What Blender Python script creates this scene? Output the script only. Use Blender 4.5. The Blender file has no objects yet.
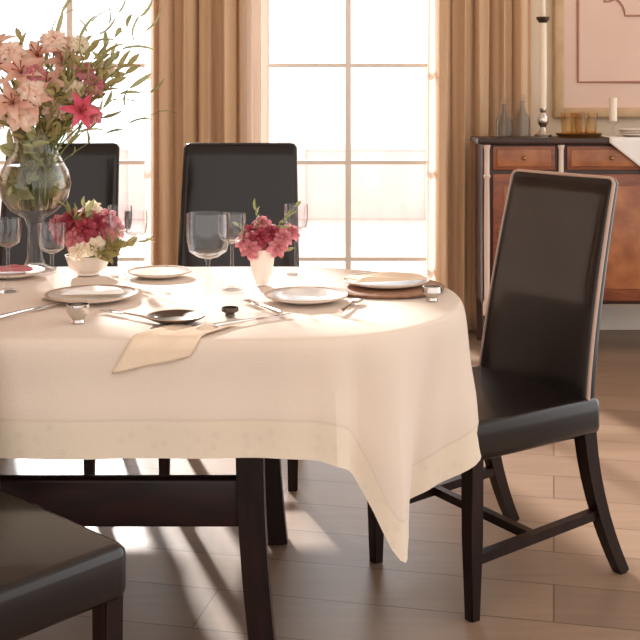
import bpy, bmesh, math, random
from mathutils import Vector, Matrix
random.seed(7)
C = bpy.context.scene.collection
PI = math.pi
F, HZ, HC = 1100.0, 95.0, 1.28            # focal length (px), horizon row, eye height
TOP = 0.772                               # height of the laid table

def at(px, py, Y):
    return Vector(((px-320)/F*Y, Y, HC-(py-HZ)/F*Y))
def on(px, py, z=TOP):
    Y = (HC-z)*F/(py-HZ)
    return Vector(((px-320)/F*Y, Y, z))

# ---------------------------------------------------------------- materials
def lin(c):
    return tuple((v/12.92 if v <= .04045 else ((v+.055)/1.055)**2.4) for v in [x/255 for x in c])+(1,)
def mat(name, c, rough=.6, metal=0, c2=None, scale=8, stretch=(1,1,1), bump=0, bscale=60, coat=0, sheen=0,
        trans=0, emis=0, subs=0, spec=.5):
    m = bpy.data.materials.new(name); m.use_nodes = True
    nt = m.node_tree; b = nt.nodes['Principled BSDF']
    b.inputs['Base Color'].default_value = lin(c)
    b.inputs['Roughness'].default_value = rough
    b.inputs['Metallic'].default_value = metal
    b.inputs['Coat Weight'].default_value = coat; b.inputs['Coat Roughness'].default_value = .12 if coat else .03
    b.inputs['Sheen Weight'].default_value = sheen
    b.inputs['Specular IOR Level'].default_value = spec
    tc = nt.nodes.new('ShaderNodeTexCoord')
    mp = nt.nodes.new('ShaderNodeMapping'); mp.inputs['Scale'].default_value = stretch
    nt.links.new(tc.outputs['Object'], mp.inputs[0])
    if c2:
        n = nt.nodes.new('ShaderNodeTexNoise'); n.inputs['Scale'].default_value = scale
        n.inputs['Detail'].default_value = 4
        nt.links.new(mp.outputs[0], n.inputs[0])
        r = nt.nodes.new('ShaderNodeValToRGB')
        r.color_ramp.elements[0].position = .35; r.color_ramp.elements[1].position = .65
        r.color_ramp.elements[0].color = lin(c); r.color_ramp.elements[1].color = lin(c2)
        nt.links.new(n.outputs[0], r.inputs[0]); nt.links.new(r.outputs[0], b.inputs['Base Color'])
    if bump:
        n2 = nt.nodes.new('ShaderNodeTexNoise'); n2.inputs['Scale'].default_value = bscale
        nt.links.new(mp.outputs[0], n2.inputs[0])
        bp = nt.nodes.new('ShaderNodeBump'); bp.inputs['Strength'].default_value = bump
        bp.inputs['Distance'].default_value = .004
        nt.links.new(n2.outputs[0], bp.inputs['Height']); nt.links.new(bp.outputs[0], b.inputs['Normal'])
    if trans:                              # thin cloth / petals: some light comes through
        out = nt.nodes['Material Output']
        t = nt.nodes.new('ShaderNodeBsdfTranslucent'); t.inputs[0].default_value = lin(c2 or c)
        mx = nt.nodes.new('ShaderNodeMixShader'); mx.inputs[0].default_value = trans
        nt.links.new(b.outputs[0], mx.inputs[1]); nt.links.new(t.outputs[0], mx.inputs[2])
        nt.links.new(mx.outputs[0], out.inputs[0])
    return m
def pane_mat(name, tint, refl=.06):
    m = bpy.data.materials.new(name); m.use_nodes = True
    nt = m.node_tree; nt.nodes.remove(nt.nodes['Principled BSDF']); out = nt.nodes['Material Output']
    t = nt.nodes.new('ShaderNodeBsdfTransparent'); t.inputs[0].default_value = tint
    g = nt.nodes.new('ShaderNodeBsdfGlossy'); g.inputs['Roughness'].default_value = .03
    lw = nt.nodes.new('ShaderNodeLayerWeight'); lw.inputs[0].default_value = .5
    pw = nt.nodes.new('ShaderNodeMath'); pw.operation = 'POWER'; pw.inputs[1].default_value = 3
    nt.links.new(lw.outputs['Facing'], pw.inputs[0])
    fr = nt.nodes.new('ShaderNodeMath'); fr.operation = 'MULTIPLY_ADD'; fr.inputs[1].default_value = refl*2; fr.inputs[2].default_value = .04
    nt.links.new(pw.outputs[0], fr.inputs[0])
    mx = nt.nodes.new('ShaderNodeMixShader')
    nt.links.new(fr.outputs[0], mx.inputs[0])
    nt.links.new(t.outputs[0], mx.inputs[1]); nt.links.new(g.outputs[0], mx.inputs[2])
    nt.links.new(mx.outputs[0], out.inputs[0])
    return m
def glass_mat(name, ior):
    m = bpy.data.materials.new(name); m.use_nodes = True
    nt = m.node_tree; nt.nodes.remove(nt.nodes['Principled BSDF'])
    g = nt.nodes.new('ShaderNodeBsdfGlass'); g.inputs['IOR'].default_value = ior; g.inputs['Roughness'].default_value = .02
    g.inputs[0].default_value = (.97,.98,.93,1)
    nt.links.new(g.outputs[0], nt.nodes['Material Output'].inputs[0])
    return m
def sheer_mat(name, c, op):
    m = bpy.data.materials.new(name); m.use_nodes = True
    nt = m.node_tree; b = nt.nodes['Principled BSDF']; out = nt.nodes['Material Output']
    b.inputs['Base Color'].default_value = lin(c); b.inputs['Roughness'].default_value = .9
    tl = nt.nodes.new('ShaderNodeBsdfTranslucent'); tl.inputs[0].default_value = lin(c)
    tr = nt.nodes.new('ShaderNodeBsdfTransparent')
    a = nt.nodes.new('ShaderNodeMixShader'); a.inputs[0].default_value = .6
    nt.links.new(b.outputs[0], a.inputs[1]); nt.links.new(tl.outputs[0], a.inputs[2])
    w = nt.nodes.new('ShaderNodeMixShader'); w.inputs[0].default_value = op
    nt.links.new(tr.outputs[0], w.inputs[1]); nt.links.new(a.outputs[0], w.inputs[2])
    nt.links.new(w.outputs[0], out.inputs[0])
    return m

def cloth_mat():
    m = mat('table_linen', (244,226,208), .85, bump=.25, bscale=420, sheen=.2)
    nt = m.node_tree; b = nt.nodes['Principled BSDF']
    uv = nt.nodes.new('ShaderNodeUVMap'); uv.uv_map = 'UVMap'
    sp = nt.nodes.new('ShaderNodeSeparateXYZ'); nt.links.new(uv.outputs[0], sp.inputs[0])
    r = nt.nodes.new('ShaderNodeValToRGB'); r.color_ramp.interpolation = 'LINEAR'
    e = r.color_ramp.elements
    e[0].position = 0; e[0].color = lin((226,208,192)); e[1].position = 1; e[1].color = lin((228,212,192))
    for p, c in ((.655,(226,208,192)), (.665,(218,200,182)), (.68,(218,200,182)), (.69,(228,212,192))):
        q = e.new(p); q.color = lin(c)
    nt.links.new(sp.outputs['Y'], r.inputs[0])
    v = nt.nodes.new('ShaderNodeTexVoronoi'); v.inputs['Scale'].default_value = 34
    tc = nt.nodes.new('ShaderNodeTexCoord'); nt.links.new(tc.outputs['Object'], v.inputs[0])
    mr = nt.nodes.new('ShaderNodeMapRange'); mr.inputs[1].default_value = .1; mr.inputs[2].default_value = .4
    mr.inputs[3].default_value = .93; mr.inputs[4].default_value = 1
    nt.links.new(v.outputs['Distance'], mr.inputs[0])
    gt = nt.nodes.new('ShaderNodeMath'); gt.operation = 'GREATER_THAN'; gt.inputs[1].default_value = .69
    nt.links.new(sp.outputs['Y'], gt.inputs[0])
    mx = nt.nodes.new('ShaderNodeMix'); mx.data_type = 'RGBA'; mx.blend_type = 'MULTIPLY'
    nt.links.new(gt.outputs[0], mx.inputs[0]); nt.links.new(r.outputs[0], mx.inputs[6]); nt.links.new(mr.outputs[0], mx.inputs[7])
    nt.links.new(mx.outputs[2], b.inputs['Base Color'])
    return m
def floor_mat():
    m = mat('floor_planks', (150,118,98), .38, bump=.1, bscale=30)
    nt = m.node_tree; b = nt.nodes['Principled BSDF']
    tc = nt.nodes.new('ShaderNodeTexCoord')
    mp = nt.nodes.new('ShaderNodeMapping')
    mp.inputs['Rotation'].default_value = (0,0,math.radians(12))
    nt.links.new(tc.outputs['Object'], mp.inputs[0])
    br = nt.nodes.new('ShaderNodeTexBrick'); br.inputs['Scale'].default_value = 1
    br.inputs['Brick Width'].default_value = 1.7; br.inputs['Row Height'].default_value = .21
    br.inputs['Mortar Size'].default_value = .003; br.inputs['Mortar Smooth'].default_value = .4
    br.inputs['Color1'].default_value = lin((148,122,101)); br.inputs['Color2'].default_value = lin((128,104,86))
    br.inputs['Mortar'].default_value = lin((98,78,64))
    nt.links.new(mp.outputs[0], br.inputs[0])
    mp2 = nt.nodes.new('ShaderNodeMapping'); mp2.inputs['Scale'].default_value = (1,9,1)
    mp2.inputs['Rotation'].default_value = (0,0,math.radians(12))
    nt.links.new(tc.outputs['Object'], mp2.inputs[0])
    n = nt.nodes.new('ShaderNodeTexNoise'); n.inputs['Scale'].default_value = 4; n.inputs['Detail'].default_value = 6
    nt.links.new(mp2.outputs[0], n.inputs[0])
    mr = nt.nodes.new('ShaderNodeMapRange'); mr.inputs[3].default_value = .78; mr.inputs[4].default_value = 1.15
    nt.links.new(n.outputs[0], mr.inputs[0])
    mx = nt.nodes.new('ShaderNodeMix'); mx.data_type = 'RGBA'; mx.blend_type = 'MULTIPLY'; mx.inputs[0].default_value = 1
    nt.links.new(br.outputs[0], mx.inputs[6]); nt.links.new(mr.outputs[0], mx.inputs[7])
    nt.links.new(mx.outputs[2], b.inputs['Base Color'])
    return m
M = dict(
    cloth=cloth_mat(), floor=floor_mat(),
    leather=mat('dark_leather', (14,8,8), .34, c2=(20,12,11), scale=5, bump=.08, bscale=140, coat=.6, spec=.2),
    piping=mat('piping_rim_highlight', (188,158,142), .4),  # pale tone paints the window-lit rim highlight onto the right chair's back
    wood=mat('espresso_wood', (22,12,11), .34, c2=(38,20,17), scale=6, stretch=(8,8,1.5), spec=.3),
    red=mat('table_wood', (26,16,16), .35, c2=(44,20,20), scale=4, stretch=(2,8,8), spec=.35),
    wall=mat('plaster_wall', (242,226,202), .85, c2=(236,218,194), scale=2),
    trim=mat('white_trim', (248,240,230), .5),
    ceil=mat('ceiling_paint', (240,230,218), .9),
    curtain=mat('tan_curtain', (238,208,172), .8, c2=(232,198,158), scale=3, stretch=(6,6,.4), trans=.22, sheen=.3),
    sheer=sheer_mat('sheer_voile', (255,240,226), .72),
    pane=pane_mat('window_glass', (1,1,1,1)),
    crystal=pane_mat('crystal_glass', (.97,.97,.975,1), .5),
    smoke=pane_mat('smoky_crystal', (.72,.76,.8,1), .4),
    amber=pane_mat('amber_glass', (.96,.87,.72,1), .4),
    steel=mat('polished_silver', (214,210,206), .16, 1),
    darkmetal=mat('aged_bronze', (76,62,52), .35, .8),
    gold=mat('gilded_frame', (190,160,122), .5, .1, c2=(206,176,138), scale=12),
    pink=mat('pink_panel', (232,204,188), .7, c2=(226,196,180), scale=2),
    pinkdark=mat('panel_moulding', (172,124,110), .6),
    sb=mat('sideboard_wood', (156,86,50), .4, c2=(118,60,36), scale=4, stretch=(2,2,9), coat=.3),
    sbd=mat('sideboard_dark_wood', (66,34,24), .4, c2=(50,26,20), scale=6, coat=.2),
    sbf=mat('sideboard_burl', (182,116,70), .4, c2=(146,84,48), scale=9, coat=.3),
    china=mat('cream_china', (246,236,226), .22, coat=.3),
    chinarim=mat('plate_rim', (196,160,128), .25),
    napkin=mat('beige_napkin', (236,212,186), .85, bump=.3, bscale=300),
    white=mat('white_linen', (246,242,238), .85, bump=.2, bscale=300),
    ivory=mat('ivory_wax', (244,232,212), .5),
    brass=mat('brushed_brass', (180,140,84), .3, .9),
    pinkpetal=mat('pink_petal', (226,166,148), .6, c2=(236,202,182), scale=30, trans=.3),
    hotpetal=mat('deep_pink_petal', (206,62,96), .6, c2=(232,110,130), scale=30, trans=.3),
    palepetal=mat('blush_petal', (246,214,196), .6, c2=(252,232,216), scale=30, trans=.35),
    creampetal=mat('cream_petal', (250,238,216), .6, trans=.35),
    burg=mat('burgundy_petal', (132,34,48), .6, c2=(176,64,80), scale=30, trans=.2),
    rosep=mat('dusty_rose_petal', (196,110,120), .6, c2=(214,140,146), scale=30, trans=.25),
    leaf=mat('leaf_green', (118,122,76), .5, c2=(150,148,100), scale=20, trans=.25),
    leafp=mat('pale_leaf', (168,176,128), .5, c2=(190,190,146), scale=20, trans=.35),
    stem=mat('stem_green', (104,116,60), .5),
    olive=mat('olive_foliage', (150,140,84), .6, c2=(178,166,112), scale=30, trans=.25),
    stamen=mat('stamen', (150,70,40), .6),
    water=glass_mat('vase_water', 1.33),
    shadow_disc=mat('plate_shadow_brown', (168,128,102), .7, c2=(140,102,80), scale=60),  # brown tone painting the shade under the right-end plate
    pewter=mat('dark_pewter', (92,80,70), .35, .7),
    terrace=mat('terrace_stone', (236,222,220), .9, c2=(228,214,212), scale=1),
    outpink=mat('pale_render', (226,212,214), .9), outgreen=mat('pale_hedge', (214,226,206), .9, c2=(230,236,224), scale=6, bump=.6, bscale=12),
)

# ---------------------------------------------------------------- mesh helpers
def box(bm, x0, x1, y0, y1, z0, z1, bev=0, mtx=None):
    r = bmesh.ops.create_cube(bm, size=1)
    vs = r['verts']
    for v in vs:
        v.co = Vector(((x0+x1)/2+v.co.x*(x1-x0), (y0+y1)/2+v.co.y*(y1-y0), (z0+z1)/2+v.co.z*(z1-z0)))
    if bev:
        es = list({e for v in vs for e in v.link_edges})
        r2 = bmesh.ops.bevel(bm, geom=es, offset=bev, segments=3, affect='EDGES', profile=.5)
        vs = list({v for f in r2['faces'] for v in f.verts} | {v for v in vs if v.is_valid})
    if mtx:
        for v in vs: v.co = mtx @ v.co
    return vs
def tube(bm, pts, rad, seg=8, square=False, cap=True):
    pts = [Vector(p) for p in pts]
    if not hasattr(rad, '__len__'): rad = [rad]*len(pts)
    rings = []
    up = None
    for i, p in enumerate(pts):
        d = (pts[min(i+1, len(pts)-1)]-pts[max(i-1, 0)]).normalized()
        if up is None:
            up = Vector((1,0,0)) if abs(d.x) < .8 else Vector((0,0,1))
        u = (up-d*up.dot(d)).normalized(); v = d.cross(u); up = u
        ring = []
        for k in range(seg):
            a = 2*PI*k/seg + (PI/4 if square else 0)
            ring.append(bm.verts.new(p+(u*math.cos(a)+v*math.sin(a))*rad[i]))
        rings.append(ring)
    for a, b in zip(rings, rings[1:]):
        for k in range(seg):
            bm.faces.new((a[k], a[(k+1) % seg], b[(k+1) % seg], b[k]))
    if cap:
        bm.faces.new(rings[0][::-1]); bm.faces.new(rings[-1])
def closed_tube(bm, pts, r, seg=6):
    pts = [Vector(p) for p in pts]; n = len(pts); rings = []
    for i, p in enumerate(pts):
        d = (pts[(i+1) % n]-pts[i-1]).normalized()
        up = Vector((0,1,0)) if abs(d.y) < .9 else Vector((1,0,0))
        u = (up-d*up.dot(d)).normalized(); v = d.cross(u)
        rings.append([bm.verts.new(p+(u*math.cos(2*PI*k/seg)+v*math.sin(2*PI*k/seg))*r) for k in range(seg)])
    for i in range(n):
        a, b = rings[i], rings[(i+1) % n]
        for k in range(seg): bm.faces.new((a[k], a[(k+1) % seg], b[(k+1) % seg], b[k]))
def lathe(bm, prof, seg=28, c=(0,0,0)):
    rings = []
    for r, z in prof:
        if r < 1e-5: rings.append([bm.verts.new((c[0], c[1], c[2]+z))])
        else: rings.append([bm.verts.new((c[0]+r*math.cos(2*PI*k/seg), c[1]+r*math.sin(2*PI*k/seg), c[2]+z)) for k in range(seg)])
    for a, b in zip(rings, rings[1:]):
        for k in range(seg):
            q = [a[0] if len(a) == 1 else a[k], a[0] if len(a) == 1 else a[(k+1) % seg],
                 b[0] if len(b) == 1 else b[(k+1) % seg], b[0] if len(b) == 1 else b[k]]
            u = []
            [u.append(x) for x in q if x not in u]
            if len(u) > 2: bm.faces.new(u)
def grid(bm, f, nu, nv, closed_u=False):
    g = [[bm.verts.new(f(i/nu, j/nv)) for j in range(nv+1)] for i in range(nu if closed_u else nu+1)]
    n = len(g)
    for i in range(nu):
        for j in range(nv):
            a, b = g[i], g[(i+1) % n]
            bm.faces.new((a[j], b[j], b[j+1], a[j+1]))
    return g
def obj(name, bm, m, parent=None, smooth=True, loc=(0,0,0), solid=0, recalc=True):
    if recalc: bmesh.ops.recalc_face_normals(bm, faces=bm.faces)
    me = bpy.data.meshes.new(name); bm.to_mesh(me); bm.free()
    me.materials.append(M[m] if isinstance(m, str) else m)
    if smooth:
        for p in me.polygons: p.use_smooth = True
        me.set_sharp_from_angle(angle=math.radians(42))
    o = bpy.data.objects.new(name, me); C.objects.link(o); o.location = loc
    if parent: o.parent = parent
    if solid:
        s = o.modifiers.new('s', 'SOLIDIFY'); s.thickness = solid; s.offset = 0
    return o
def tag(o, label, cat, group=None, kind=None):
    o['label'] = label; o['category'] = cat
    if group: o['group'] = group
    if kind: o['kind'] = kind
    return o
def struct(o):
    o['kind'] = 'structure'; return o
def thing(name, label, cat, loc=(0,0,0), rz=0, group=None, sc=1):
    o = bpy.data.objects.new(name, None); C.objects.link(o)
    o.location = loc; o.rotation_euler = (0,0,rz); o.scale = (sc,)*3
    o.empty_display_size = .1
    return tag(o, label, cat, group)
def dup(o, parent=None):
    c = o.copy(); C.objects.link(c)
    if parent: c.parent = parent
    for ch in list(o.children): dup(ch, c)
    return c
NB = bmesh.new

# ---------------------------------------------------------------- setting
WY = 6.0
bm = NB(); box(bm, -3.6, 3.4, -.6, WY+.2, -.1, 0); struct(obj('floor', bm, 'floor', smooth=False))
bm = NB(); box(bm, -3.6, 3.4, .6, WY+.2, 3.5, 3.6); struct(obj('ceiling', bm, 'ceil', smooth=False))
XL, XR = -.33, .64             # right window opening
YL0, YL1 = -1.86, -.90         # left window opening
WT = 2.5
bm = NB()
box(bm, -3.6, YL0, WY, WY+.18, 0, 3.5); box(bm, YL1, XL, WY, WY+.18, 0, 3.5); box(bm, XR, 3.4, WY, WY+.18, 0, 3.5)
box(bm, YL0, YL1, WY, WY+.18, WT, 3.5); box(bm, XL, XR, WY, WY+.18, WT, 3.5)
struct(obj('wall_back', bm, 'wall', smooth=False))
bm = NB(); A0, A1 = 3.1, 5.1
box(bm, -3.8, -3.6, .6, A0, 0, 3.5); box(bm, -3.8, -3.6, A1, WY+.18, 0, 3.5); box(bm, -3.8, -3.6, A0, A1, 0, .95); box(bm, -3.8, -3.6, A0, A1, 2.6, 3.5)
struct(obj('wall_left', bm, mat('warm_wall', (206,170,146), .9, c2=(200,162,138), scale=2), smooth=False))
bm = NB()
for a, b in ((-3.6, YL0-.07), (YL1+.07, XL-.07), (XR+.07, 3.4)): box(bm, a, b, WY-.018, WY-.001, 0.001, .13, .004)
struct(obj('baseboard_back', bm, 'trim', smooth=False))
def window(n, x0, x1):
    root = bpy.data.objects.new('window_%d' % n, None); C.objects.link(root); struct(root)
    bm = NB(); y0, y1 = WY+.05, WY+.11
    for a, b in ((x0+.001, x0+.05), (x1-.05, x1-.001)): box(bm, a, b, y0, y1, .001, WT-.001, .004)
    box(bm, x0+.05, x1-.05, y0, y1, WT-.06, WT-.001); box(bm, x0+.05, x1-.05, y0, y1, .001, .1)
    obj('window_frame', bm, 'trim', root, False)
    bm = NB(); xc = (x0+x1)/2
    box(bm, xc-.016, xc+.016, y0+.01, y1-.01, .1, WT-.06)
    for z in (.375, .908, 1.443, 1.975):
        box(bm, x0+.05, x1-.05, y0+.014, y1-.014, z-.011, z+.011)
    obj('muntin', bm, 'trim', root, False)
    bm = NB(); box(bm, x0+.05, x1-.05, WY+.078, WY+.082, .1, WT-.06)
    obj('pane', bm, 'pane', root, False)
    bm = NB()
    for a, b in ((x0-.07, x0), (x1, x1+.07)): box(bm, a, b, WY-.02, WY-.001, .001, WT+.07, .004)
    box(bm, x0, x1, WY-.02, WY-.001, WT, WT+.07, .004)
    obj('casing', bm, 'trim', root, False)
def added_side_window():  # unseen window, added to give the right chair its sheen and left fill
    root = bpy.data.objects.new('window_3', None); C.objects.link(root); struct(root)
    bm = NB()
    for a, b in ((A0+.001, A0+.05), (A1-.05, A1-.001)): box(bm, -3.75, -3.69, a, b, .951, 2.599, .004)
    box(bm, -3.75, -3.69, A0+.05, A1-.05, .951, 1.0); box(bm, -3.75, -3.69, A0+.05, A1-.05, 2.55, 2.599)
    obj('window_frame', bm, 'trim', root, False)
    bm = NB()
    for i in (1, 2, 3): y = A0+(A1-A0)*i/4; box(bm, -3.735, -3.705, y-.015, y+.015, 1.0, 2.55)
    box(bm, -3.733, -3.707, A0+.05, A1-.05, 1.765, 1.795)
    obj('muntin', bm, 'trim', root, False)
    bm = NB(); box(bm, -3.722, -3.718, A0+.05, A1-.05, 1.0, 2.55); obj('pane', bm, 'pane', root, False)
added_side_window()
bm = NB()
grid(bm, lambda u, v: (-3.52+.02*math.sin(u*60), A0-.12+(A1-A0+.24)*u, .85+1.85*v), 120, 8)  # added sheer, warms the reflection on the leather
tag(obj('sheer_curtain', bm, sheer_mat('added_warm_voile', (238,204,174), .8), recalc=False), 'added warm sheer curtain drawn across the unseen left window, tinting the chair sheen', 'curtain')
window(1, YL0, YL1); window(2, XL, XR)

# outside: pale terrace, low garden wall with posts, hazy hedge
bm = NB(); box(bm, -12, 14, WY+.2, 26, -.12, -.02); struct(obj('ground', bm, 'terrace', smooth=False))
t = thing('garden_wall', 'low pale pink terrace wall with square posts seen through the window', 'wall', (0, 11.5, -.02))
bm = NB(); box(bm, -9, 9, 0, .25, 0, .72, .01); obj('wall_panel', bm, 'outpink', t, False)
for i in range(11):
    bm = NB(); box(bm, -8.2+i*1.55, -7.9+i*1.55, -.05, .3, 0, .95, .01); obj('post', bm, 'outpink', t, False)
bm = NB(); box(bm, -9, 9, -.04, .29, .72, .78, .01); obj('coping', bm, 'terrace', t, False)

# ---------------------------------------------------------------- curtains
def drape(name, x0, x1, y, z0, z1, folds, amp, m, label, cat, group=None, ph=0, lean=0):
    bm = NB()
    def f(u, v):
        z = z0+(z1-z0)*v
        w = 1+.05*math.sin(3*v+ph)
        cx = x0+(x1-x0)*u
        cx += .012*math.sin(2*PI*folds*u*1.5+ph)*v + lean*(1-v)*u
        yy = y+amp*w*math.sin(2*PI*folds*u+ph+.6*math.sin(2.1*v+u*4))+amp*.35*math.sin(2*PI*folds*2.3*u+ph*2)
        return (cx, yy, z)
    grid(bm, f, int(folds*16), 24)
    o = obj(name, bm, m, solid=.003 if m != 'sheer' else 0, recalc=False)
    return tag(o, label, cat, group)
drape('curtain', -.895, -.42, WY-.10, .012, 2.62, 4.6, .042, 'curtain', 'tan pleated curtain panel hanging between the two windows', 'curtain')
drape('curtain', .62, 1.14, WY-.10, .012, 2.62, 5.2, .045, 'curtain', 'tan pleated curtain panel hanging beside the sideboard', 'curtain', ph=1.3)
drape('sheer_curtain', -.455, -.275, WY-.055, .012, 2.6, 3.1, .012, 'sheer', 'pale sheer curtain edge at left of the right window', 'curtain')
drape('sheer_curtain', .575, .66, WY-.05, .012, 2.6, 1.8, .012, 'sheer', 'narrow sheer curtain edge beside tan curtain at right', 'curtain', ph=1)
drape('sheer_curtain', -.955, -.86, WY-.05, .012, 2.6, 1.8, .012, 'sheer', 'narrow sheer curtain edge behind the bouquet, beside left tan curtain', 'curtain', ph=2)
t = thing('curtain_rod', 'bronze curtain rod running above both windows', 'curtain rod', (0, WY-.10, 2.66))
bm = NB(); tube(bm, [(-2.3,0,0),(1.5,0,0)], .014, 12); obj('rod', bm, 'darkmetal', t)
for x in (-2.3, 1.5):
    bm = NB(); bmesh.ops.create_uvsphere(bm, u_segments=14, v_segments=10, radius=.03, matrix=Matrix.Translation((x,0,0))); obj('finial', bm, 'darkmetal', t)
for x in (-2.1, -.65, 1.3):
    bm = NB(); box(bm, x-.01, x+.01, .0, .098, -.01, .01); obj('bracket', bm, 'darkmetal', t, False)

# ---------------------------------------------------------------- leather dining chair
def chair(label, loc, rz, sc=1, pipe='leather', group='dark leather dining chairs'):
    t = thing('dining_chair', label, 'chair', loc, rz, group, sc)
    # seat
    bm = NB()
    def half(y): return .225-.01*(y+.24)/.46
    n = 10
    vs = box(bm, -.225, .225, -.24, .225, .385, .485, .022)
    obj('seat', bm, 'leather', t)
    sub = t.children[0].modifiers.new('b', 'SUBSURF'); sub.levels = 0; sub.render_levels = 0
    # backrest
    bm = NB()
    def outline(v):      # half width, centre y at height v
        w = .216-.018*v**.8
        yc = .20+.115*v**1.35
        z = .43+.612*v
        return w, yc, z
    nv, nu = 16, 16
    def f(u, v):
        w, yc, z = outline(v)
        a = 2*PI*u; th = .028-.006*v
        ca, sa = math.cos(a), math.sin(a)
        e = .28
        x = w*math.copysign(abs(ca)**e, ca); y = th*math.copysign(abs(sa)**.55, sa)
        y += .010*(x/w)**2*(-1)
        return Vector((x, yc+y, z))
    g = grid(bm, f, 48, nv, closed_u=True)
    top = [r[-1] for r in g]; bot = [r[0] for r in g]
    r = bmesh.ops.extrude_edge_only(bm, edges=[e for e in bm.edges if all(v in set(top) for v in e.verts)])
    nv_ = [v for v in r['geom'] if isinstance(v, bmesh.types.BMVert)]
    for v in nv_:
        v.co.x *= .955; v.co.y = .315+(v.co.y-.315)*.6; v.co.z += .012
    bmesh.ops.contextual_create(bm, geom=nv_); bmesh.ops.contextual_create(bm, geom=bot)
    back = obj('backrest', bm, 'leather', t)
    # piping round the front edge of the back
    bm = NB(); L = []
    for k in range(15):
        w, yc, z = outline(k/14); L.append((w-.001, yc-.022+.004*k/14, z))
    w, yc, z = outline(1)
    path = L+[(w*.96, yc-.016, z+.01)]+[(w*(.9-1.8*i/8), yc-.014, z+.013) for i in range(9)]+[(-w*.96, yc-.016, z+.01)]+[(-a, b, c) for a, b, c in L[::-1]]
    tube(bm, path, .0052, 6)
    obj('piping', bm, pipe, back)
    # legs
    for s in (-1, 1):
        bm = NB()
        tube(bm, [(s*.2,-.205,.0),(s*.2,-.205,.2),(s*.2,-.205,.4)], [.021,.026,.030], 4, True)
        bmesh.ops.bevel(bm, geom=[e for e in bm.edges if abs(e.verts[0].co.z-e.verts[1].co.z) > .1], offset=.004, segments=2, affect='EDGES')
        obj('leg', bm, 'wood', t)
        bm = NB(); pts = []; rad = []
        for k in range(9):
            q = k/8; z = .44*(1-q); pts.append((s*(.195+.016*q), .185+.125*q**1.9, z)); rad.append(.031-.009*q)
        tube(bm, pts, rad, 4, True); obj('leg', bm, 'wood', t)
        bm = NB()
        tube(bm, [(s*.2,-.2,.145),(s*.2,.215,.17)], .017, 4, True); obj('side_stretcher', bm, 'wood', t)
    bm = NB(); tube(bm, [(-.195,.0,.157),(.195,.0,.157)], .016, 4, True); obj('cross_stretcher', bm, 'wood', t)
    return t
chair('dark leather chair with sheen on its tall back, standing at the right table end', (.435,2.965,0), math.radians(-57), pipe='piping')  # pale piping carries the painted rim highlight
chair('dark leather dining chair behind the table, back centred before the tan curtain and right window', (-.296,3.78,0), 0, 1.04)
chair('dark leather dining chair behind the table, its back partly hidden by the tall flower vase', (-.955,3.78,0), 0, 1.04)
chair('dark leather chair in the near left foreground, only a seat corner in view', (-.665,1.955,0), math.radians(47))

# ---------------------------------------------------------------- table
TX, TYc, RX, RY, TLx = -.09, 2.80, .44, .485, -1.85
t = thing('dining_table', 'long dark wooden dining table with curved legs under a cream cloth', 'table', (-.97, TYc, 0))
def outline_pts(grow=0, n=48, ns=40):
    """rim points with outward normal and end angle in degrees (None on the long sides)"""
    P = []
    for i in range(ns):                      # near side, left to right
        x = TLx+(TX-TLx)*i/ns; P.append((Vector((x, TYc-RY)), Vector((0,-1)), None, x))
    for i in range(n+1):
        a = -PI/2+PI*i/n
        P.append((Vector((TX+RX*math.cos(a), TYc+RY*math.sin(a))), Vector((math.cos(a), math.sin(a)*.95)).normalized(), math.degrees(a), None))
    for i in range(1, ns):
        x = TX+(TLx-TX)*i/ns; P.append((Vector((x, TYc+RY)), Vector((0,1)), None, x))
    for i in range(n):
        a = PI/2+PI*i/n
        P.append((Vector((TLx+RX*math.cos(a), TYc+RY*math.sin(a))), Vector((math.cos(a), math.sin(a))).normalized(), 180-math.degrees(a) if math.degrees(a) <= 270 else 0, None))
    return P
OP = outline_pts()
bm = NB()
lo = [bm.verts.new((p.x+.97, p.y-TYc, .725)) for p, *_ in [( (q[0]-q[1]*.012), ) for q in OP]]
fa = bm.faces.new(lo)
ex = bmesh.ops.extrude_face_region(bm, geom=[fa])
for v in ex['geom']:
    if isinstance(v, bmesh.types.BMVert): v.co.z = .764
obj('tabletop', bm, 'red', t, True)
for sx, lx in ((1, -.155), (-1, -1.79)):
    for sy in (-1, 1):
        bm = NB(); pts = []; rad = []
        for k in range(13):
            q = k/12; z = .724*(1-q)
            flare = .035*max(0, (q-.3)/.7)**1.8
            pts.append((lx+.97+sx*flare, sy*.355, z)); rad.append(.045-.006*q)
        tube(bm, pts, rad, 4, True)
        obj('leg', bm, 'wood', t)
for sy in (-1, 1):
    bm = NB(); box(bm, -1.79+.97+.02, -.155+.97-.02, sy*.355-.018, sy*.355+.018, .325, .432, .008)
    obj('side_rail', bm, 'red', t)
    bm = NB(); box(bm, -1.79+.97, -.155+.97, sy*.355-.012, sy*.355+.012, .66, .724); obj('apron', bm, 'red', t, False)

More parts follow.
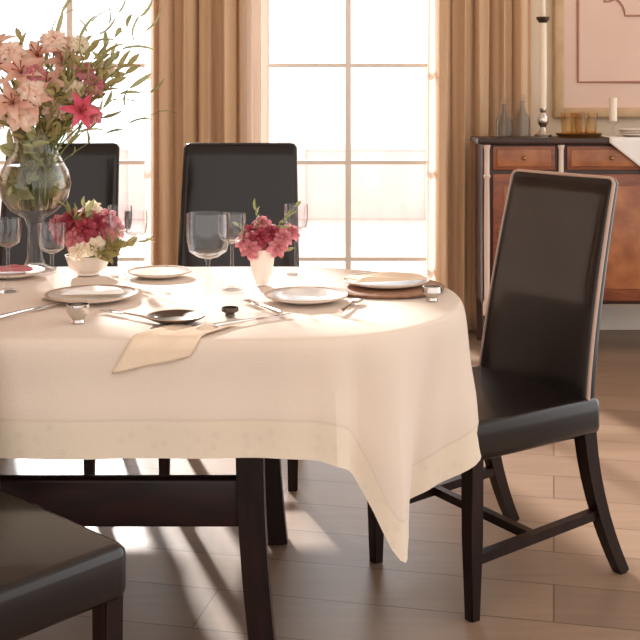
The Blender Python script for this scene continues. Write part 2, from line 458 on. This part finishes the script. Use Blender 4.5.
# ---------------------------------------------------------------- tablecloth
DR = [(-90,.242),(-78,.248),(-70,.272),(-64,.36),(-61,.455),(-57,.495),(-50,.47),(-38,.425),(-22,.395),(-13,.36),(-6,.285),(0,.262),(40,.262),(60,.3),(75,.25),(90,.242)]
def drop(a):
    if a is None: return .242
    if a < DR[0][0] or a > DR[-1][0]: return .242
    for (a0,d0),(a1,d1) in zip(DR, DR[1:]):
        if a0 <= a <= a1: return d0+(d1-d0)*(a-a0)/(a1-a0)
    return .242
FO = [(-90,0),(-80,.0),(-74,.034),(-67,-.03),(-61,.02),(-57,.038),(-50,-.02),(-39,-.09),(-27,-.05),(-14,.036),(-4,.012),(10,.012),(30,.006),(60,.01),(90,0)]
def fold(a, x):
    if a is None: return .004*math.sin(x*9)+.004*math.sin(x*23+1)
    if a < -90 or a > 90: return 0
    for (a0,d0),(a1,d1) in zip(FO, FO[1:]):
        if a0 <= a <= a1:
            q = (a-a0)/(a1-a0); q = q*q*(3-2*q); return d0+(d1-d0)*q
    return 0
bm = NB(); uvl = bm.loops.layers.uv.new('UVMap'); rows = []
zc = .768
N = len(OP)
def cen(p): return Vector((min(max(p.x, TLx), TX), TYc))
vt = {}
for k in (0.0, .3, .6, .85, .96, 1.0):
    row = []
    for p, nr, a, x in OP:
        c = cen(p); q = c+(p-c)*k
        v = bm.verts.new((q.x, q.y, zc+(.0015*math.sin(q.x*14+q.y*9) if k < .97 else 0))); vt[v] = 0; row.append(v)
    rows.append(row)
nd = 18
for j in range(nd+1):
    tt = j/nd; row = []
    for p, nr, a, x in OP:
        D = drop(a); s = tt*D
        if tt == 0: off, z = .006, zc-.003
        else:
            fo = fold(a, x); w = tt**.9
            off = .011+w*(.012+fo*1.1)+.0015*math.sin(12*tt); z = zc-.010-s+.006
        q = p+nr*off
        v = bm.verts.new((q.x, q.y, z)); vt[v] = max(0, 1-(D-s)/.242) if D > .3 else tt; row.append(v)
        if D > .3: vt[v] = max(0., 1-(D-s)/.26)
    rows.append(row)
for a, b in zip(rows, rows[1:]):
    for k in range(N):
        q = [a[k], a[(k+1) % N], b[(k+1) % N], b[k]]
        try:
            f = bm.faces.new(q)
            for l in f.loops: l[uvl].uv = (0, vt[l.vert])
        except ValueError: pass
bmesh.ops.remove_doubles(bm, verts=bm.verts, dist=1e-6)
bmesh.ops.recalc_face_normals(bm, faces=bm.faces)
o = obj('tablecloth', bm, 'cloth', recalc=False); o.modifiers.new('sub', 'SUBSURF').render_levels = 1
tag(o, 'cream linen tablecloth with patterned hem, its long corner hanging at right', 'tablecloth')

# ---------------------------------------------------------------- sideboard
SY = 5.5; SX0, SX1, ST = .80, 2.30, 1.065
t = thing('sideboard', 'reddish brown wooden sideboard with panelled drawers against the back wall', 'sideboard', ((SX0+SX1)/2, SY+.2, 0))
cx = (SX0+SX1)/2
def sb(x0, x1, y0, y1, z0, z1, bev=.003):
    b = NB(); box(b, x0-cx, x1-cx, y0-SY-.2, y1-SY-.2, z0, z1, bev); return b
obj('body', sb(SX0+.015, SX1-.015, SY+.02, SY+.28, .23, ST-.03), 'sbd', t)
obj('top', sb(SX0-.012, SX1+.012, SY-.02, SY+.285, ST-.03, ST, .006), 'sbd', t)
cols = [SX0+.035, 1.205, 1.71, SX1-.035]
for i, x in enumerate(cols):
    bm = NB(); lathe(bm, [(0,.18),(.02,.18),(.02,.24),(.013,.26),(.015,.6),(.012,.86),(.019,.875),(.013,.885),(.013,ST-.06),(.019,ST-.035),(0,ST-.03)], 14, (x-cx, -.2-.001, 0))
    obj('pilaster', bm, mat('pale_pilaster', (232,210,196), .35) if i == 0 else bpy.data.materials['pale_pilaster'], t)
    for y in (SY+.03, SY+.25):
        bm = NB(); tube(bm, [(x-cx, y-SY-.2, 0), (x-cx, y-SY-.2, .23)], [.018,.026], 4, True); obj('leg', bm, 'sbd', t)
for a, b in zip(cols, cols[1:]):
    x0, x1 = a+.03, b-.03
    d = obj('drawer', sb(x0, x1, SY, SY+.025, .905, ST-.04), 'sb', t)
    obj('drawer_panel', sb(x0+.02, x1-.02, SY-.006, SY+.003, .922, ST-.057), 'sbf', d)
    bm = NB(); bmesh.ops.create_uvsphere(bm, u_segments=12, v_segments=8, radius=.011, matrix=Matrix.Translation(((x0+x1)/2-cx, -.212, .965))); obj('knob', bm, 'brass', d)
    d = obj('door', sb(x0, x1, SY, SY+.025, .25, .885), 'sb', t)
    obj('door_panel', sb(x0+.05, x1-.05, SY-.006, SY+.003, .31, .825), 'sbf', d)
    bm = NB(); bmesh.ops.create_uvsphere(bm, u_segments=12, v_segments=8, radius=.011, matrix=Matrix.Translation((x0+.03-cx, -.212, .6))); obj('knob', bm, 'brass', d)
# linen runner with corner over the front
bm = NB()
ps = []
x0, x1 = 1.44, 1.95
def rf(u, v):
    # v 0 back .. 1 hem; hangs over the front in a triangle
    x = x0+(x1-x0)*u
    tri = 1-abs(2*u-1)
    L1 = .24; L = L1+.025+tri*.20
    s = v*L
    if s < L1: return (x, SY-.026+(L1-s), ST+.003+.001*math.sin(u*20))
    return (x, SY-.028-.003*math.sin(u*15), ST+.003-(s-L1))
grid(bm, rf, 24, 30)
tag(obj('runner', bm, 'white', solid=.002, recalc=False), 'white cloth runner with its point hanging over the sideboard front', 'runner')
# things on the sideboard
sy = SY+.14
def sbx(px, Y=sy): return (px-320)/F*Y
def decanter(px, h, r, label, m='smoke', Y=sy, cat='decanter'):
    t = thing('decanter', label, cat, (sbx(px, Y), Y, ST), 0)
    bm = NB(); lathe(bm, [(0,.001),(r,.001),(r*1.02,h*.1),(r,h*.42),(r*.5,h*.6),(r*.3,h*.7),(r*.3,h*.82),(r*.42,h*.84)]); obj('body', bm, m, t)
    bm = NB(); lathe(bm, [(0,h*.82),(r*.22,h*.83),(r*.2,h*.86),(r*.45,h*.92),(r*.3,h*.98),(0,h)], 12); obj('stopper', bm, 'crystal', t)
decanter(504, .20, .040, 'smoky crystal decanter at left end of sideboard, beside the tan curtain')
decanter(522, .22, .042, 'smoky crystal decanter just left of the tall candlestick on sideboard')
# candlestick
t = thing('candlestick', 'tall ivory column candlestick with bronze cup and silver foot on sideboard', 'candlestick', (sbx(543), sy, ST))
bm = NB(); lathe(bm, [(0,0),(.042,0),(.044,.012),(.02,.03),(.014,.05),(.026,.07),(.03,.09),(.022,.11),(.012,.125),(.018,.135),(.018,.15),(0,.15)]); obj('base', bm, 'steel', t)
bm = NB(); lathe(bm, [(0,.15),(.017,.15),(.019,.35),(.017,.585),(0,.585)]); obj('shaft', bm, 'ivory', t)
bm = NB(); lathe(bm, [(0,.585),(.02,.585),(.034,.605),(.034,.615),(0,.615)]); obj('cup', bm, 'darkmetal', t)
tp = obj('candle', (lambda b: (lathe(b, [(0,.616),(.013,.616),(.011,.88),(0,.885)]), b)[1])(NB()), 'ivory', t)
# amber box / tray with glassware
t = thing('serving_tray', 'low brass serving tray on the sideboard holding amber glassware', 'tray', (sbx(579), sy+.0, ST))
bm = NB(); lathe(bm, [(0,.004),(.10,.004),(.115,.02),(.12,.02),(.105,0),(0,0)], 32); obj('dish', bm, 'brass', t)
for i, (dx, dy) in enumerate(((-.06,.0), (0,.05), (.06,0), (0,-.045))):
    bm = NB(); lathe(bm, [(0,.0),(.028,0),(.036,.12),(.034,.12),(.026,.006),(0,.006)], 18)
    o = obj('tumbler', bm, 'amber', loc=(sbx(579)+dx, sy+dy, ST+.005))
    tag(o, 'amber glass tumbler standing on the brass tray', 'glass', 'amber tumblers on the tray')
t = thing('pillar_candle', 'short ivory candle in a clear holder right of the brass tray', 'candle', (sbx(613), sy, ST))
bm = NB(); lathe(bm, [(0,0),(.035,0),(.035,.006),(.008,.012),(.008,.06),(.03,.075),(.028,.08),(0,.08)]); obj('holder', bm, 'crystal', t)
bm = NB(); lathe(bm, [(0,.081),(.02,.081),(.02,.2),(0,.2)]); obj('candle', bm, 'ivory', t)
prev = None
for i in range(4):
    bm = NB(); lathe(bm, [(0,.0),(.06,.0),(.09,.010),(.088,.013),(.058,.004),(0,.004)], 28)
    o = obj('plate', bm, 'china', loc=(sbx(634), sy-.04, ST+.006+.008*i))
    tag(o, 'white plate, %s of the short stack on the sideboard runner' % ('lowest','second from the bottom','third from the bottom','topmost')[i], 'plate', 'stacked plates on the sideboard')
# framed pink panel on the wall
X0, X1, Z0, Z1 = 1.265, 2.2, 1.155, 2.45
t = thing('framed_panel', 'large gilt framed pink panel with curved moulding above the sideboard', 'picture', ((X0+X1)/2, WY, (Z0+Z1)/2))
ax, az = (X1-X0)/2, (Z1-Z0)/2
bm = NB(); box(bm, -ax+.03, ax-.03, -.03, -.004, -az+.03, az-.03); obj('panel', bm, 'pink', t, False)
bm = NB()
for b in ((-ax, -ax+.055, -az, az), (ax-.055, ax, -az, az)): box(bm, b[0], b[1], -.06, -.003, b[2], b[3], .012)
for b in ((-ax+.05, ax-.05, -az, -az+.055), (-ax+.05, ax-.05, az-.055, az)): box(bm, b[0], b[1], -.058, -.003, b[2], b[3], .012)
obj('frame', bm, 'gold', t)
bm = NB(); a2, b2 = ax-.135, az-.195
closed_tube(bm, [(-a2,-.032,-b2),(0,-.032,-b2),(a2,-.032,-b2),(a2,-.032,0),(a2,-.032,b2),(0,-.032,b2),(-a2,-.032,b2),(-a2,-.032,0)], .008)
obj('moulding', bm, 'pinkdark', t)
bm = NB(); r0 = .11; ap, bp_ = ax-.28, az-.555; pts = []
for (sx, sz, st) in ((-1,-1,0),(1,-1,1),(1,1,2),(-1,1,3)):
    arc = []
    for k in range(7):
        a = PI/2*k/6
        arc.append((sx*(ap-r0*math.sin(a)*1.0), -.032, sz*(bp_-r0*math.cos(a))))
    if st in (1, 3): arc = arc[::-1]
    pts += arc
closed_tube(bm, pts, .006)
obj('ornament', bm, 'pinkdark', t)

# ---------------------------------------------------------------- flowers
def petal(bm, M4, L, W, curl, cup=.25, n=6, tip=.0):
    def f(u, v):
        w = W*math.sin(PI*min(1, (v*.92+.06)))**.7*(1-.25*v)
        x = (u-.5)*w
        a = curl*v
        z = L*v*math.cos(a*.8)*1.0
        y = L*v*math.sin(a*.8)
        y += -cup*W*4*(u-.5)**2
        return M4 @ Vector((x, y, z))
    grid(bm, f, 4, n)
def orient(p, d, roll=0):
    return Matrix.Translation(p) @ Vector(d).to_track_quat('Z', 'Y').to_matrix().to_4x4() @ Matrix.Rotation(roll, 4, 'Z')
def lily(size, seed):
    R = random.Random(seed); bm = NB()
    for k in range(6):
        m = Matrix.Rotation(k*PI/3+R.uniform(-.1,.1), 4, 'Z') @ Matrix.Rotation(-(.45+.12*(k % 2)), 4, 'X')
        petal(bm, m, size*R.uniform(.9,1.1), size*.5, 1.0+R.uniform(-.2,.3), .2)
    return bm
def rose(size, seed, layers=4):
    R = random.Random(seed); bm = NB()
    for l in range(layers):
        k_ = 4+l; s = size*(.45+.55*l/(layers-1))
        for k in range(k_):
            m = Matrix.Translation((0,0,-.05*size*l)) @ Matrix.Rotation(2*PI*(k+R.uniform(-.2,.2))/k_+l, 4, 'Z') @ Matrix.Rotation(-(.1+.3*l), 4, 'X')
            petal(bm, m, s, s*.85, .35+.22*l*R.uniform(.6,1.2), -.35, 5)
    return bm
protos = {}
def flower(kind, m, size, pos, d, root, label, group, stemto):
    """one cut flower: bloom, centre, stem"""
    key = (kind, m, round(size, 3), random.randrange(3))
    if key not in protos:
        b = lily(size, len(protos)) if kind == 'lily' else rose(size, len(protos))
        o = obj('bloom', b, m, recalc=False); protos[key] = o.data; bpy.data.objects.remove(o)
    t = thing('cut_flower', label, 'flower', stemto, 0, group)
    rel = Vector(pos)-Vector(stemto)
    bl = bpy.data.objects.new('bloom', protos[key]); C.objects.link(bl); bl.parent = t
    bl.matrix_local = orient(rel, d, random.uniform(0, 6))
    if kind == 'lily':
        bm = NB()
        for k in range(5):
            a = k*2*PI/5; tube(bm, [(0,0,0),(.12*size*math.cos(a),.12*size*math.sin(a),.4*size),(.25*size*math.cos(a),.25*size*math.sin(a),.62*size)], [.0012,.0012,.0028], 5)
        s = obj('stamens', bm, 'stamen', t); s.matrix_local = orient(rel, d)
    bm = NB(); dn = Vector(d).normalized()
    p0 = Vector((0,0,0)); p3 = rel; p2 = rel-dn*rel.length*.3; p1 = Vector((rel.x*.1, rel.y*.1, rel.z*.4))
    pts = [((1-q)**3)*p0+3*q*(1-q)**2*p1+3*q*q*(1-q)*p2+q**3*p3 for q in [i/10 for i in range(11)]]
    tube(bm, pts, .0025, 6); obj('stem', bm, 'stem', t)
    return t
def spray(name, label, group, pos, base, m, nl=9, ll=.05, lw=.016, cat='leaf sprig', bend=.3, droop=0):
    t = thing(name, label, cat, base, 0, group)
    rel = Vector(pos)-Vector(base)
    p1 = Vector((rel.x*.05, rel.y*.05, rel.z*.55)) if rel.z > .1 else rel*.4+Vector((0,0,.03))
    P = [((1-q)**2)*Vector()+2*q*(1-q)*p1+q*q*rel for q in [i/12 for i in range(13)]]
    bm = NB(); tube(bm, P, [.0022-.0012*i/12 for i in range(13)], 5); obj('stem', bm, 'stem', t)
    bm = NB()
    for i in range(nl):
        q = .5+.5*i/(nl-1) if nl > 1 else 1; k = min(11, int(q*12)); p = P[k].lerp(P[k+1], q*12-k) if k < 12 else P[12]
        d = (P[min(12,k+1)]-P[k]).normalized(); side = Vector((random.uniform(-1,1), random.uniform(-1,1), random.uniform(-.3,.8))).normalized()
        dd = (d*.8+side*(.8 if i < nl-1 else .1)).normalized()
        petal(bm, orient(p, dd, random.uniform(0,6)), ll*random.uniform(.7,1.2), lw, .5, .2, 4)
    obj('leaves', bm, m, t, recalc=False)
    return t

# tall footed glass vase with the big bouquet
VP = on(35, 270); Y0 = VP.y; sv = F/Y0
t = thing('flower_vase', 'tall footed clear glass vase holding the big pink bouquet', 'vase', VP)
bm = NB(); lathe(bm, [(0,0),(.062,0),(.062,.005),(.03,.016),(.022,.04),(.020,.12),(.03,.15),(.07,.175),(.096,.21),(.104,.25),(.096,.29),(.07,.335),(.058,.37),(.066,.41),(.064,.41),(.055,.37),(.067,.335),(.093,.29),(.101,.25),(.093,.212),(.066,.18),(0,.168)], 40)
obj('glass_body', bm, 'crystal', t)
bm = NB(); lathe(bm, [(0,.17),(.06,.18),(.09,.214),(.099,.25),(.092,.287),(.08,.305),(0,.305)], 32); obj('water', bm, 'water', t)
mouth = VP+Vector((0,0,.36)); basev = VP+Vector((0,0,.20))
def bp(px, py, dy=0): return at(px, py, Y0+dy)
def outward(p):
    d = p-mouth; d.y -= .16; return d.normalized()
specs = [
 ('lily','pinkpetal',.072,[(22,74,-.08),(46,86,-.04),(38,58,.0),(6,68,-.02),(14,104,-.1),(64,66,.02),(32,102,-.09),(-8,90,-.04),(-2,50,.03),(58,50,.04)],'salmon pink lily in the tall bouquet','pink lilies in the bouquet'),
 ('lily','hotpetal',.06,[(80,112,-.08)],'deep pink lily at the lower right of the tall bouquet',None),
 ('rose','palepetal',.042,[(10,50,-.04),(20,116,-.11),(54,38,0),(-4,112,-.05),(30,90,-.12),(54,106,-.05)],'blush double blossom in the tall bouquet','blush blossoms in the bouquet'),
 ('rose','creampetal',.034,[(80,42,.03),(108,66,.04),(76,88,-.05)],'cream double blossom at the right side of the tall bouquet','cream blossoms in the bouquet'),
 ('rose','rosep',.03,[(86,70,-.03),(96,84,-.04),(34,72,-.1),(94,114,-.05)],'small dusty rose blossom among olive foliage in the tall bouquet','dusty rose blossoms in the bouquet'),
]
for kind, m, size, pts, lab, grp in specs:
    for (px, py, dy) in pts:
        p = bp(px, py, dy); st = basev+Vector((random.uniform(-.03,.03), random.uniform(-.03,.03), 0))
        flower(kind, m, size, p, outward(p)+Vector((0,-.35,0)), t, lab, grp, st)
for (px, py, dy, ll) in [(90,52,-.03,.07),(104,56,-.04,.07),(118,70,-.02,.07),(128,64,.0,.06),(84,60,-.06,.06),(104,74,-.06,.06),(112,84,-.02,.06),(70,84,-.08,.06),(88,98,-.05,.06),(56,118,-.06,.06),(48,130,-.06,.06),(26,128,-.08,.06),(10,122,-.08,.06),(56,92,-.09,.055),(18,88,-.12,.05),(40,74,-.1,.05),(96,64,0,.05),(112,60,.02,.05),(80,48,.03,.05),(126,74,.03,.045),(70,100,-.02,.055),(20,40,.05,.05),(56,75,.05,.06),(100,90,.0,.045),(38,84,.06,.06),(0,80,.06,.06),(60,120,.02,.06),(18,98,.04,.06),(84,84,.03,.05)]:
    spray('foliage_sprig', 'olive green foliage sprig filling the tall bouquet', 'olive sprigs in the bouquet', bp(px,py,dy), basev+Vector((random.uniform(-.03,.03),random.uniform(-.03,.03),0)), 'olive', 11, ll, .02)
for (px, py, dy) in [(118,12,.03),(140,16,.0),(146,30,.04),(92,22,.05),(62,14,.06),(130,88,.02)]:
    spray('grass_stem', 'thin pale green stem arching above the right of the tall bouquet', 'arching stems of the bouquet', bp(px,py,dy), basev+Vector((random.uniform(-.03,.03),random.uniform(-.03,.03),0)), 'leafp', 9, .085, .017)
for (px, py) in [(156,113),(150,92)]:
    spray('twig', 'thin dark twig reaching right from the tall bouquet', 'twigs of the bouquet', bp(px,py,-.02), basev+Vector((.01,0,0)), 'leaf', 5, .07, .012)
# leaves packed inside the vase mouth
for k in range(16):
    a = k*2.4; r = .02+.05*((k*7) % 5)/5
    p = VP+Vector((r*math.cos(a)*1.1, r*math.sin(a)*1.1, .24+.16*((k*3) % 7)/7))
    spray('foliage_sprig', 'yellow green leaves packed in the neck of the tall vase', 'leaves in the vase neck', p, basev+Vector((r*.3*math.cos(a), r*.3*math.sin(a), 0)), 'leafp' if k % 3 else 'olive', 8, .06, .034)

# low arrangement, burgundy
def bowl_thing(loc, r, h, name, label, m):
    t = thing(name, label, 'vase' if name == 'bud_vase' else 'bowl', loc)
    bm = NB(); lathe(bm, [(0,0),(r*.5,0),(r*.5,.006),(r*.8,h*.35),(r,h),(r*.94,h),(r*.72,h*.38),(0,h*.2)], 28)
    obj('body', bm, m, t); return t
BP = on(88, 274)
bowl_thing(BP, .065, .055, 'flower_bowl', 'small cream bowl holding the burgundy flower arrangement', 'china')
def low(center, pts, lab, grp, m, size, s):
    for px, py, dy in pts:
        p = at(px, py, center.y+dy); d = (p-(center+Vector((0,.05,.02)))).normalized()+Vector((0,-.4,0))
        flower('rose', m, size, p, d, None, lab, grp, center+Vector((random.uniform(-.015,.015), random.uniform(-.015,.015), .028)))
low(BP, [(62,230,-.03),(84,228,-.06),(72,216,0),(98,222,-.02)], 'burgundy blossom in the low bowl', 'burgundy blossoms in the low bowl', 'burg', .038, 1)
low(BP, [(56,222,.02),(108,216,.0),(104,234,-.03),(74,238,-.07),(88,212,.02),(116,226,.02)], 'dusty pink blossom in the low bowl', 'dusty pink blossoms in the low bowl', 'rosep', .034, 1)
low(BP, [(78,250,-.08),(92,206,.03),(96,246,-.08)], 'cream blossom in the low bowl', 'cream blossoms in the low bowl', 'creampetal', .03, 1)
for px, py in [(112,246),(126,244),(104,256)]:
    spray('leaf_sprig', 'broad olive leaf sprig at the front of the low bowl', 'broad leaves in the low bowl', at(px, py, BP.y-.09), BP+Vector((0,0,.028)), 'olive', 7, .055, .024)
for px, py in [(146,240),(108,252),(98,252),(120,244),(66,208),(84,206)]:
    spray('leaf_sprig', 'green leaf sprig reaching out of the low bowl', 'leaves in the low bowl', at(px, py, BP.y-.05), BP+Vector((0,0,.028)), 'leaf', 6, .04, .016)
# second small arrangement
SP = on(262, 284)
bowl_thing(SP, .036, .095, 'bud_vase', 'small pale vase with red blossoms in the middle of the table', 'china')
low(SP, [(260,236,-.03),(272,232,-.01),(252,230,.01)], 'deep red blossom in the small pale vase', 'red blossoms in the small vase', 'burg', .032, 1)
low(SP, [(244,240,-.02),(284,236,-.02),(262,222,.01),(278,246,-.04),(250,248,-.05),(292,230,.02)], 'dusty pink blossom in the small pale vase', 'pink blossoms in the small vase', 'rosep', .028, 1)
for px, py in [(290,216),(296,206),(256,210),(238,226),(285,250)]:
    spray('leaf_sprig', 'green leaf sprig in the small pale vase', 'leaves in the small vase', at(px, py, SP.y), SP+Vector((0,0,.04)), 'leaf', 6, .028, .012)

# ---------------------------------------------------------------- glasses
def goblet(px, py, h, r, label, group='stemmed wine glasses'):
    p = on(px, py)
    t = thing('wine_glass', label, 'glass', p, 0, group)
    bm = NB(); lathe(bm, [(0,.001),(r*.78,.001),(r*.76,.004),(.008,.010),(.0045,.03),(.0045,h*.58),(.008,h*.605)], 28); obj('foot', bm, 'crystal', t)
    bm = NB(); z0 = h*.6
    lathe(bm, [(0,z0),(r*.45,z0+.005),(r*.85,z0+h*.07),(r*.97,z0+h*.16),(r,z0+h*.28),(r*.97,z0+h*.4),(r*.95,z0+h*.4),(r*.975,z0+h*.28),(r*.945,z0+h*.16),(r*.82,z0+h*.075),(r*.4,z0+.01),(0,z0+.007)], 28)
    obj('bowl', bm, 'crystal', t)
goblet(208, 328, .25, .048, 'large clear wine glass near the front edge of the table')
goblet(120, 277, .20, .034, 'clear wine glass just right of the burgundy flowers')
goblet(136, 279, .19, .032, 'clear wine glass further right of the burgundy flowers, before the sheer curtain')
goblet(296, 275, .20, .034, 'clear wine glass behind the small red arrangement, right of its vase')
goblet(232, 290, .20, .036, 'clear wine glass just left of the small pale vase')
goblet(52, 300, .19, .034, 'clear wine glass on the table in front of the tall vase')
goblet(8, 292, .19, .034, 'clear wine glass at the left edge of the picture')
# ---------------------------------------------------------------- plates, napkins, cutlery
def plate(px, py, r, label, m='china', dz=0, rim=True):
    p = on(px, py); p.z += dz
    t = thing('plate', label, 'plate', p, 0, 'plates on the table')
    bm = NB(); lathe(bm, [(0,.001),(r*.6,.001),(r*.98,.012),(r,.015),(r*.97,.016),(r*.6,.005),(0,.005)], 40); obj('dish', bm, m, t)
    bm = NB(); lathe(bm, [(r*.93,.0155),(r*.99,.0165),(r*1.0,.0155),(r*.94,.0145)], 40); obj('rim', bm, 'chinarim', t)
    return p
p1 = plate(306, 300, .105, 'china plate on the table right of the small vase')
bm = NB(); lathe(bm, [(0,0),(.15,0),(.155,.005),(.15,.008),(0,.006)], 44)  # flat disc put in as the shadow under the large plate
tag(obj('shadow_disc', bm, 'shadow_disc', loc=on(386, 288)), 'round brown disc standing for the shadow beneath the large plate at the right end', 'shadow_disc')
p2 = plate(386, 288, .115, 'large china plate with folded napkin at the right end of the table', dz=.008)
p3 = plate(92, 299, .115, 'china plate on the table before the burgundy flowers')
p4 = plate(176, 322, .066, 'small dark pewter plate at the near table edge left of the big wine glass', m='pewter')
p5 = plate(12, 276, .09, 'china plate at the far left behind the front settings')
p6 = plate(160, 276, .09, 'china plate on the far side of the table before the middle chair')
def napkin_flat(p, w, d, rz, label, name='napkin', m='napkin', h=.012, group='folded napkins'):
    bm = NB()
    def f(u, v):
        return ((u-.5)*w+.01*math.sin(v*5), (v-.5)*d, h*(.75+.25*math.sin(u*7+v*4))*min(1, 8*min(u,1-u,v,1-v)+.25))
    g = grid(bm, f, 14, 10)
    bnd = [e for e in bm.edges if e.is_boundary]
    r = bmesh.ops.extrude_edge_only(bm, edges=bnd)
    for v in r['geom']:
        if isinstance(v, bmesh.types.BMVert): v.co.z = 0
    o = obj(name, bm, m, loc=p); o.rotation_euler = (0,0,rz)
    return tag(o, label, 'napkin', group)
napkin_flat(p2+Vector((-.0,0,.017)), .19, .085, .25, 'beige folded napkin lying on the large plate at the table end')
napkin_flat(p1+Vector((0,.0,.017)), .10, .07, -.4, 'cream folded napkin on the plate right of the small vase', m='white')
napkin_flat(p3+Vector((0,0,.017)), .14, .06, .1, 'cream folded napkin on the plate before the burgundy flowers', m='white')
napkin_flat(p5+Vector((.0,0,.017)), .10, .06, .1, 'dusty pink napkin on the plate at the far left', m='rosep')
# napkin draped over the near edge
bm = NB(); xe0, xe1 = (112-320)/F*2.3, (190-320)/F*2.3
def nf(u, v):
    L1 = .10+.03*u; L = L1+.035+.035*(1-u); s = v*L
    sh = .10*(1-v)
    x = xe0+(xe1-xe0)*u+sh
    if s < L1-.012: return (x, TYc-RY+.0+(L1-s), zc+.006+.002*math.sin(u*14))
    q = s-(L1-.012)
    a = min(q/.03, 1)*PI/2
    return (x, TYc-RY+.012-.032*math.sin(a)-.003*math.sin(u*11), zc+.006-max(0, q-.012)-.006*(1-math.cos(a)))
grid(bm, nf, 20, 26)
tag(obj('napkin', bm, 'napkin', solid=.003, recalc=False), 'beige linen napkin draped over the near edge of the table', 'napkin', 'folded napkins')
def cutlery(kind, px, py, rz, label):
    p = on(px, py)+Vector((0,0,.002)); bm = NB()
    t = thing(kind, label, kind, p, rz, 'silver cutlery on the table')
    tube(bm, [(0,-.10,.003),(0,-.04,.004),(0,.01,.004)], [.006,.004,.0028], 8)
    obj('handle', bm, 'steel', t)
    bm = NB()
    if kind == 'fork':
        box(bm, -.010, .010, .01, .045, .001, .004, .001)
        for k in range(4): box(bm, -.010+k*.0055, -.0072+k*.0055, .045, .09, .001, .004)
        obj('tines', bm, 'steel', t)
    elif kind == 'knife':
        box(bm, -.008, .008, .01, .11, .001, .0035, .001); obj('blade', bm, 'steel', t)
    else:
        bmesh.ops.create_uvsphere(bm, u_segments=14, v_segments=8, radius=1, matrix=Matrix.Translation((0,.035,.005)) @ Matrix.Diagonal((.017,.028,.004,1))); obj('spoon_bowl', bm, 'steel', t)
cutlery('knife', 252, 322, -.9, 'silver knife lying right of the big wine glass')
cutlery('spoon', 352, 306, -.3, 'silver spoon lying between the two right hand plates')
cutlery('fork', 262, 308, .5, 'silver fork left of the plate by the small vase')
cutlery('fork', 128, 316, .9, 'silver fork left of the near edge plate')
cutlery('knife', 30, 312, -.5, 'silver knife at the left, before the tall vase')
# little silver dishes
def dish(px, py, r, h, name, label, m='steel'):
    p = on(px, py); bm = NB(); lathe(bm, [(0,0),(r*.6,0),(r*.5,.006),(r,h*.6),(r*.97,h),(r*.9,h),(r*.9,h*.6),(0,h*.3)], 24)
    tag(obj(name, bm, m, loc=p), label, 'dish')
dish(432, 300, .024, .034, 'salt_dish', 'tiny silver salt dish at the rounded right end of the table')
dish(230, 316, .02, .02, 'salt_dish', 'tiny dark pewter salt dish right of the big wine glass foot', 'pewter')
dish(78, 322, .026, .04, 'sauce_dish', 'small silver sauce dish near the front edge at left', 'steel')

# ---------------------------------------------------------------- light, world, camera
w = bpy.data.worlds.new('W'); bpy.context.scene.world = w; w.use_nodes = True
bg = w.node_tree.nodes['Background']; bg.inputs[1].default_value = 1.0
wt = w.node_tree; wc = wt.nodes.new('ShaderNodeTexCoord'); ws = wt.nodes.new('ShaderNodeSeparateXYZ')
wt.links.new(wc.outputs['Generated'], ws.inputs[0])
wr = wt.nodes.new('ShaderNodeValToRGB'); wm = wt.nodes.new('ShaderNodeMapRange')      # hazy sky, brightest on the sun's side
wm.inputs[1].default_value = -1; wm.inputs[2].default_value = 1
wt.links.new(ws.outputs['Y'], wm.inputs[0]); wt.links.new(wm.outputs[0], wr.inputs[0])
wr.color_ramp.elements[0].position = .3; wr.color_ramp.elements[0].color = (1.08,.98,.9,1)
wr.color_ramp.elements[1].position = .8; wr.color_ramp.elements[1].color = (2.1,2.15,2.2,1)
wt.links.new(wr.outputs[0], bg.inputs[0])
s = bpy.data.lights.new('sun', 'SUN'); s.energy = 7.5; s.angle = math.radians(2.5); s.color = (1,.95,.9)
so = bpy.data.objects.new('sun', s); C.objects.link(so)
el = math.radians(23); d = Vector((.33*math.cos(el), -.94*math.cos(el), -math.sin(el)))
so.rotation_euler = d.to_track_quat('-Z', 'Y').to_euler()
cam = bpy.data.cameras.new('camera'); co = bpy.data.objects.new('camera', cam); C.objects.link(co)
co.location = (0,0,HC); co.rotation_euler = (PI/2,0,0)
cam.sensor_width = 36; cam.lens = 36*F/640; cam.shift_y = -(320-HZ)/640
cam.clip_start = .05
sc = bpy.context.scene; sc.camera = co
sc.view_settings.view_transform = 'Standard'; sc.view_settings.look = 'None'
sc.view_settings.gamma = 1; sc.view_settings.use_curve_mapping = False; sc.view_settings.exposure = 0.40
